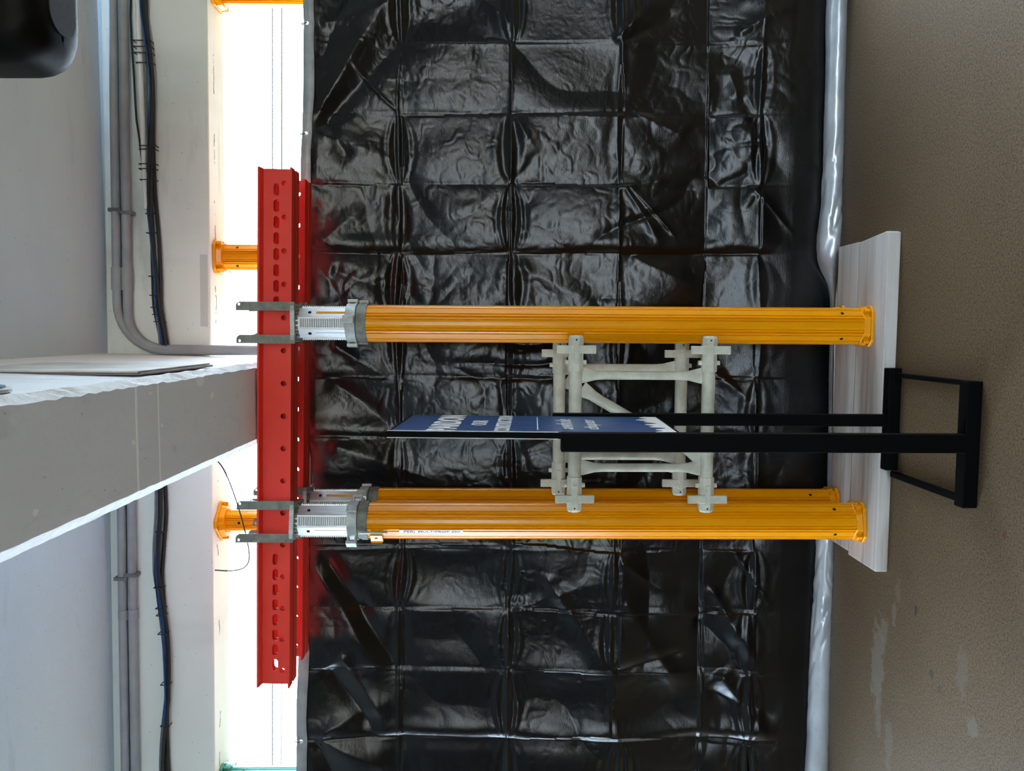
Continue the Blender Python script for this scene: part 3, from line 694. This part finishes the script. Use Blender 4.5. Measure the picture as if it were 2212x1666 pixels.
# ================================================================== CONDUITS AND CABLES ON THE EDGE BEAM
def fpath(pts, off): return [(x, yf(x) - off + (o if len(p) > 2 else 0), z) for p in pts for x, z, o in [(p[0], p[1], p[2] if len(p) > 2 else 0)]]
def bend(xc, zc, r, a0, a1, n=10): return [(xc + r * math.cos(a0 + (a1 - a0) * i / n), zc + r * math.sin(a0 + (a1 - a0) * i / n)) for i in range(n + 1)]
def conduit(label, z, r_bend, xv, off):
    t = thing('conduit', label, 'conduit', (0, 0, 0), group='grey conduits on the edge beam')
    arc = bend(xv + r_bend, z - r_bend, r_bend, PI / 2, PI)
    path = [(1.9, z), (1.2, z - .001), (.8, z), (.45, z)] + arc + [(xv, 2.5), (xv, 1.9)]
    MB().tube(fpath(path, off), .0185, 14).build('pipe', 'conduit', t, smooth='auto')
    MB().tube(fpath([(.255, z), (.16, z)], off), .0225, 14).build('coupling', 'conduit', t, smooth='auto')
    return t
ca = conduit('upper grey conduit right of the ceiling beam, sweeping down at its end', 2.985, .20, -.092, .025)
cb = conduit('lower grey conduit right of the ceiling beam, bending down inside the upper one', 2.942, .15, -.085, .025)
for t, x, z in ((ca, .494, 2.985), (cb, .482, 2.942)):
    MB().box(x - .008, x + .008, yf(x) - .044, yf(x) - .001, z - .03, z + .026).build('clip', 'clip', t, bevel=.003)
def conduit_l(label, z, xk, xj):
    t = thing('conduit', label, 'conduit', (0, 0, 0), group='grey conduits on the edge beam')
    MB().tube(fpath([(-.44, z), (-1.2, z + .002), (-2.4, z)], .022), .0185, 14).build('pipe', 'conduit', t, smooth='auto')
    MB().box(xk - .008, xk + .008, yf(xk) - .044, yf(xk) - .001, z - .026, z + .03).build('clip', 'clip', t, bevel=.003)
    MB().tube(fpath([(xj, z), (xj - .04, z)], .022), .0212, 14).build('coupling', 'conduit', t, smooth='auto')
conduit_l('upper grey conduit left of the ceiling beam', 2.980, -1.06, -1.2)
conduit_l('lower grey conduit left of the ceiling beam', 2.938, -1.045, -1.195)
o = MB().tube(fpath([(1.9, 2.884), (1.3, 2.884), (.62, 2.866), (.5, 2.86)], .016), .0115, 12).build('white_conduit', 'white_conduit', None, smooth='auto')
tag(o, 'bright white conduit along the edge beam strapped with black ties', 'conduit')

def bundle(label, x0, x1, zs, seed, ties, n_step=46):
    t = thing('cable_bundle', label, 'cables', (0, 0, 0), group='cable bundles along the edge beam')
    rr = random.Random(seed)
    for ci_, (dz, dy, r, mat) in enumerate(((.058, .012, .0042, 'cable_black'), (.012, .014, .0050, 'cable_grey'), (.006, .020, .0045, 'cable_blue'), (-.004, .018, .0085, 'cable_black'), (-.014, .014, .0080, 'cable_black'), (.001, .030, .0035, 'cable_blue'), (-.008, .028, .0070, 'cable_black'))):
        ph_, ph2 = rr.uniform(0, 6), rr.uniform(0, 6); pts = []
        for i in range(n_step + 1):
            x = x0 + (x1 - x0) * i / n_step
            z = float(np.interp(x, [p[0] for p in zs], [p[1] for p in zs])) + (min(dz, .012 + max(0, x - .35) * .09) if dz > .03 else dz * (1 + .5 * math.sin(x * 3.1 + ph2))) + .006 * math.sin(x * 6 + ph_) + (0 if dz > .03 else .007 * math.sin(x * 7.3 + seed))
            pts.append((x, yf(x) - dy - .004 * math.sin(x * 5 + ph2) - .001, z))
        MB().tube(pts, r, 8).build('cable', mat, t, smooth='auto')
    for x, hh in ties:
        z = float(np.interp(x, [p[0] for p in zs], [p[1] for p in zs])) + hh * .35; y = yf(x)
        m = MB(); h2 = .019 + hh * .5
        m.box(x - .002, x + .002, y - .036, y - .034, z - h2, z + h2).box(x - .002, x + .002, y - .036, y - .001, z + h2 - .002, z + h2).box(x - .002, x + .002, y - .036, y - .001, z - h2, z - h2 + .002)
        m.box(x - .003, x + .003, y - .040, y - .034, z - h2 - .002, z - h2 + .006).build('tie', 'cable_black', t)
    return t
bundle('black and blue cable bundle right of the ceiling beam', 1.9, -.085, [(-.085, 2.79), (0, 2.805), (.1, 2.825), (.3, 2.835), (.55, 2.842), (.8, 2.836), (1.05, 2.842), (1.3, 2.860), (1.9, 2.862)], 3,
       [(1.19, .035), (1.165, .035), (1.14, .035), (1.10, .03), (.76, .03), (.745, .03), (.685, .03), (.665, .03), (.62, .025), (.48, 0), (.40, 0), (.22, 0), (.14, 0), (.09, 0), (.06, 0), (.03, 0)])
bundle('black and blue cable bundle left of the ceiling beam', -.44, -2.4, [(-2.4, 2.80), (-1.9, 2.818), (-1.6, 2.80), (-1.3, 2.812), (-1.05, 2.83), (-.8, 2.812), (-.44, 2.83)], 8,
       [(-.86, 0), (-1.10, 0), (-1.19, 0), (-1.22, 0), (-1.30, 0), (-1.52, 0), (-1.7, 0)])

# barrier strands across the opening, and the strand the curtain is tied to
for lab, z, y in (('upper thin steel strand across the bright opening', 2.434, .30), ('lower thin steel strand across the bright opening', 2.392, .30)):
    tag(MB().tube([(-3.2, yf(-3.2) + y, z + .02), (2.8, yf(2.8) + y, z - .022)], .0026, 8).build('steel_strand', 'steel_wire', None, smooth='auto'), lab, 'wire', 'steel strands across the opening')
wp = [(-.55, 3.30, 2.603), (-.60, 3.31, 2.56), (-.72, 3.33, 2.515), (-.86, 3.33, 2.475), (-.98, 3.33, 2.452), (-1.03, 3.32, 2.47), (-1.045, 3.31, 2.53), (-1.04, 3.30, 2.605)]
for _ in range(3):
    wp = [wp[0]] + [tuple(a * (1 - t_) + b * t_ for a, b in zip(p, q)) for p, q in zip(wp[:-1], wp[1:]) for t_ in (.25, .75)] + [wp[-1]]
o = MB().tube([(x, yf(x) + .02, z) for x, y, z in wp], .0028, 8).build('loose_wire', 'cable_black', None, smooth='auto')
tag(o, 'thin black wire drooping in a loop from the edge beam', 'wire')

# ================================================================== ON THE SIDE OF THE CEILING BEAM
bd = thing('wall_board', 'pale flat board in two layers fixed to the side of the ceiling beam', 'board', (-.122, 2.21, 2.287))
MB().box(.004, .0095, -.245, .245, 0, .52).build('back_layer', 'board_edge', bd, bevel=.001)
MB().box(.0105, .0155, -.25, .235, .006, .52).build('front_layer', 'board', bd, bevel=.001)
rd = thing('round_sign', 'round teal-rimmed sign on the side of the ceiling beam', 'sign', (-.1125, 1.41, 2.372))
MB().prism(circ(0, 0, .092, 40), -.006, .001, axis='x').build('backing', 'board', rd, smooth='auto', bevel=.001)
MB().prism(circ(0, 0, .082, 40), .001, .005, axis='x').build('rim', 'teal', rd, smooth='auto')

# ================================================================== BLACK LOUDSPEAKER UNDER THE SLAB
sp = thing('loudspeaker', 'rounded black loudspeaker hanging from the slab at the top right corner', 'loudspeaker', (.872, 2.12, 2.54))
def rrect(hx_, hy_, r, n=8):
    out = []
    for cx, cy, a in ((hx_ - r, hy_ - r, 0), (-hx_ + r, hy_ - r, PI / 2), (-hx_ + r, -hy_ + r, PI), (hx_ - r, -hy_ + r, 1.5 * PI)):
        out += [(cx + r * math.cos(a + PI / 2 * i / n), cy + r * math.sin(a + PI / 2 * i / n)) for i in range(n + 1)]
    return out
m = MB(); lev = [(0, .110, .07), (.004, .128, .085), (.012, .146, .098), (.026, .163, .110), (.046, .177, .119), (.072, .186, .124), (.105, .190, .127), (.2, .191, .128), (.40, .189, .126), (.42, .18, .118)]
for z, a, b in lev: m.v += [(p[0], p[1], z) for p in rrect(a, b, .075)]
n = len(rrect(.1, .1, .05))
m.f = [(i * n + j, i * n + (j + 1) % n, (i + 1) * n + (j + 1) % n, (i + 1) * n + j) for i in range(len(lev) - 1) for j in range(n)] + [tuple(range(n - 1, -1, -1)), tuple(range((len(lev) - 1) * n, len(lev) * n))]
m.mi = [0] * len(m.f); m.build('cabinet', 'speaker', sp, smooth='auto')
MB().prism(rrect(.10, .062, .055), -.003, .002).build('grille', 'speaker_base', sp, bevel=.001)
MB().tube([(0, 0, .41), (0, 0, .49)], .02, 14).build('stem', 'speaker', sp, smooth='auto')
MB().prism(circ(0, 0, .06, 20), .485, .4995).build('ceiling_plate', 'speaker', sp, smooth='auto')
